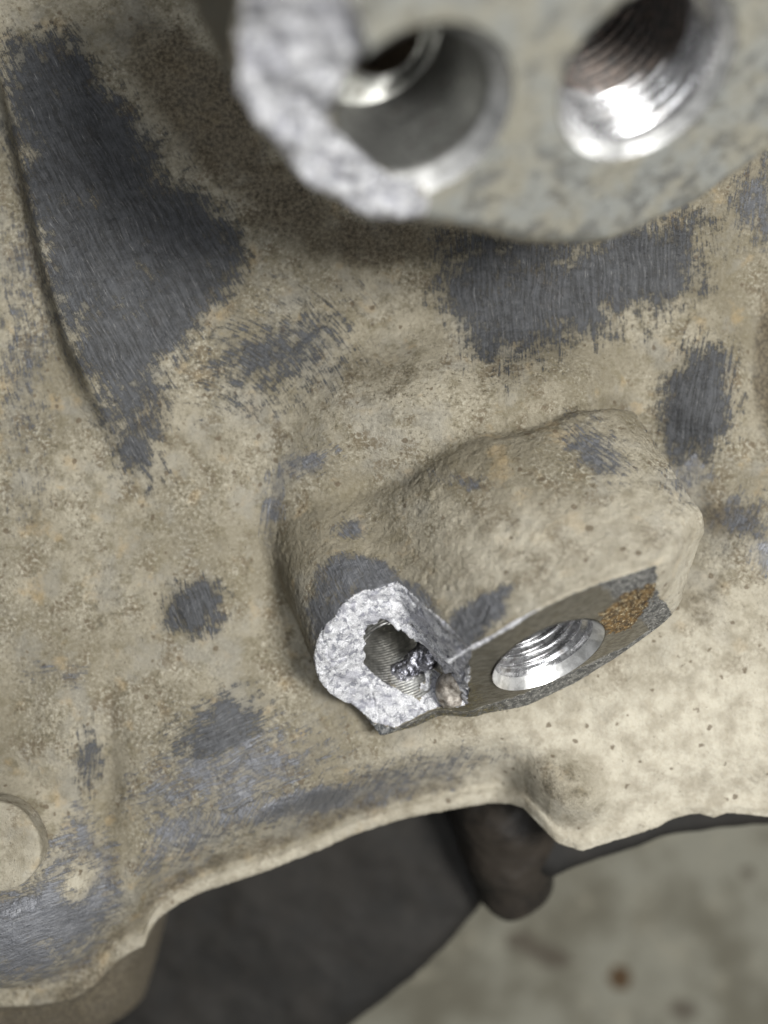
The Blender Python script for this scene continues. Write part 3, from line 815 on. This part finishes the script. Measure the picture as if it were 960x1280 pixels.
# torn metal lump inside the lower broken bore and the smeared burr beside it
pl = P(522, 828, 2.5); pa = P(500, 842, 1.0); pb = P(545, 812, 4.0)
def capsule(X, Y, Z, a, b, r0, r1):
    d = b - a; L = d.dot(d)
    t = np.clip(((X - a[0]) * d[0] + (Y - a[1]) * d[1] + (Z - a[2]) * d[2]) / L, 0, 1)
    return np.sqrt((X - a[0] - d[0] * t) ** 2 + (Y - a[1] - d[1] * t) ** 2 + (Z - a[2] - d[2] * t) ** 2) - (r0 + (r1 - r0) * t)
sdf_part('torn_metal', lambda X, Y, Z: capsule(X, Y, Z, pa, pb, 1.5, 2.1), ((pl[0] - 6, pl[0] + 6), (pl[1] - 6, pl[1] + 6), (-4, 9)), 0.16, M_torn, lo, 0.9, 0.8)
pc_ = P(564, 862, 5.6); pd_ = P(571, 848, 7.2)
sdf_part('burr', lambda X, Y, Z: capsule(X, Y, Z, pc_, pd_, 2.4, 1.9), ((pc_[0] - 5, pc_[0] + 5), (pc_[1] - 5, pc_[1] + 5), (0, 14)), 0.16, M_burr, lo, 0.7, 0.45)

# bright raised burr along the upper edge of the machined face
def edge_burr():
    aa = np.linspace(-11.6, 1.5, 90); pts = []
    for a in aa:
        bb = np.linspace(2, 17, 300); d = lug_solid2d(lower, a + 0 * bb, bb)
        pts.append((a, bb[np.argmax(d > -0.15)], float(lower.face(np.array(a), np.array(5.0))) - 0.1))
    p = np.array(pts) @ R3 + lower.C
    tg = np.gradient(p, axis=0); tg /= np.linalg.norm(tg, axis=1, keepdims=True)
    n1 = np.cross(tg, N); n1 /= np.linalg.norm(n1, axis=1, keepdims=True); n2 = np.cross(tg, n1)
    r_ = (0.34 + 0.30 * fbm2(aa / 0.9, aa * 0, 3, 3)) * ss(1.5, -2.0, aa) + 0.02
    th = np.linspace(0, 2 * math.pi, 9)[:-1]
    co = (p[:, None] + r_[:, None, None] * (np.cos(th)[None, :, None] * n1[:, None] + 0.7 * np.sin(th)[None, :, None] * n2[:, None])).reshape(-1, 3)
    i = np.arange(90 * 8).reshape(90, 8); j = np.roll(i, -1, 1)
    make_mesh('edge_burr', co, np.stack([i[:-1], j[:-1], j[1:], i[1:]], -1).reshape(-1, 4), M_frac, lo)
edge_burr()

# stem that carries the upper lug, undercut so that it stays hidden behind it
sc_ = upper.C - N * 20 + E2 * 8 - E1 * 4
sdf_part('lug_stem', lambda X, Y, Z: smin(capsule(X, Y, Z, sc_ + np.array([0, 4., 0]), np.array([sc_[0] + 6, 98., 4.]), 11, 13), capsule(X, Y, Z, sc_ + E1 * 8, np.array([sc_[0] + 22, 98., 2.]), 11, 14), 5),
    ((-20, 80), (30, 112), (-6, 60)), 0.8, M_cast, case, 0.4, 0.3, marks=True)

# round pad on the dome at lower left
def pad():
    c = P(2, 1052, 4.6)
    def f(X, Y, Z):
        r = np.hypot(X - c[0], Y - c[1]) - 6.3 + 0.12 * np.sin(3 * np.arctan2(Y - c[1], X - c[0]))
        return smax(r, np.abs(Z - 5.6) - 2.1, 0.6)
    return sdf_part('round_plug', f, ((c[0] - 8, c[0] + 8), (c[1] - 8, c[1] + 8), (1, 8)), 0.16, M_cast, case, 0.16, 0.5, marks=False), c
plug, pcn = pad()
me = plug.data; n = len(me.vertices)
at = me.attributes.new('marks', 'FLOAT_COLOR', 'POINT'); at.data.foreach_set('color', np.tile([0.0, 0.1, 0.0, 0.35], n).astype(np.float32))
at = me.attributes.new('streak', 'FLOAT_VECTOR', 'POINT'); at.data.foreach_set('vector', np.zeros(n * 3, np.float32))

# ------------------------------------------------------------------ dark castings below the edge, with a rib for the shadow band
def prism_px(pts, z, th, rnd, tilt=(0, 0)):
    w = [P(a, b, z)[:2] for a, b in pts]
    cx = np.mean([p[0] for p in w]); cy = np.mean([p[1] for p in w])
    def f(X, Y, Z):
        d = polyd(X[:, :, 0], Y[:, :, 0], w)[:, :, None]
        zz = Z - (z + tilt[0] * (X - cx) + tilt[1] * (Y - cy))
        return smax(d + 0 * Z, np.abs(zz + th / 2) - th / 2, rnd)
    xs = [p[0] for p in w]; ys = [p[1] for p in w]
    return f, ((min(xs) - 3, max(xs) + 3), (min(ys) - 3, max(ys) + 3), (z - th - 22, z + 14))
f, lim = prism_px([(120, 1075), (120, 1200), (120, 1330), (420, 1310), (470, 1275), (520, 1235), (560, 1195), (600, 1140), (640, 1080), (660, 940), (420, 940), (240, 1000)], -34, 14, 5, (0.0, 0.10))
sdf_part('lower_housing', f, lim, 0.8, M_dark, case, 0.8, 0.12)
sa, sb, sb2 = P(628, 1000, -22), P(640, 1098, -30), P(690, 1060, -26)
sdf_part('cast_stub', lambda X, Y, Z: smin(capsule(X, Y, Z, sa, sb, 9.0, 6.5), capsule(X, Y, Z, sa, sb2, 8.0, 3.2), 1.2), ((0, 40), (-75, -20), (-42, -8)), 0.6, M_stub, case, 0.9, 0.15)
f, lim = prism_px([(640, 960), (650, 1085), (690, 1100), (760, 1075), (840, 1050), (900, 1040), (1000, 1032), (1200, 1028), (1200, 900), (640, 900)], -20, 8, 3)  # dark rib standing in for the shadow band on the floor
sdf_part('shadow_rib', f, lim, 0.8, M_dark, case, 0.5, 0.15)

# ------------------------------------------------------------------ floor
def build_floor():
    z = -115.0
    xs = np.concatenate([np.linspace(-900, -130, 12), np.arange(-126, 127, 2.0), np.linspace(130, 900, 12)])
    X, Y = np.meshgrid(xs, xs, indexing='ij')
    co = np.stack([X, Y, 0 * X + z + 0.3 * fbm2(X / 20, Y / 20, 2, 3)], -1).reshape(-1, 3)
    u, v = proj(co[:, 0], co[:, 1], co[:, 2])
    s = np.zeros(len(co))
    for a in ((650, 1178, 26, 18), (690, 1196, 34, 18), (760, 1262, 0.1, 0.1), (855, 1262, 26, 22), (935, 1092, 14, 10)):
        s = np.maximum(s, 0.85 * gau(u, v, a[0], a[1], a[2], a[3], 10, 2.5))
    b = gau(u, v, 775, 1222, 16, 16, 0, 4)
    mk = np.stack([s, b, 0 * s, 0 * s + 1], -1)
    o = make_mesh('concrete_floor', co, grid_quads(*X.shape)[:, ::-1], M_floor, marks=mk)
    o['kind'] = 'structure'
build_floor()
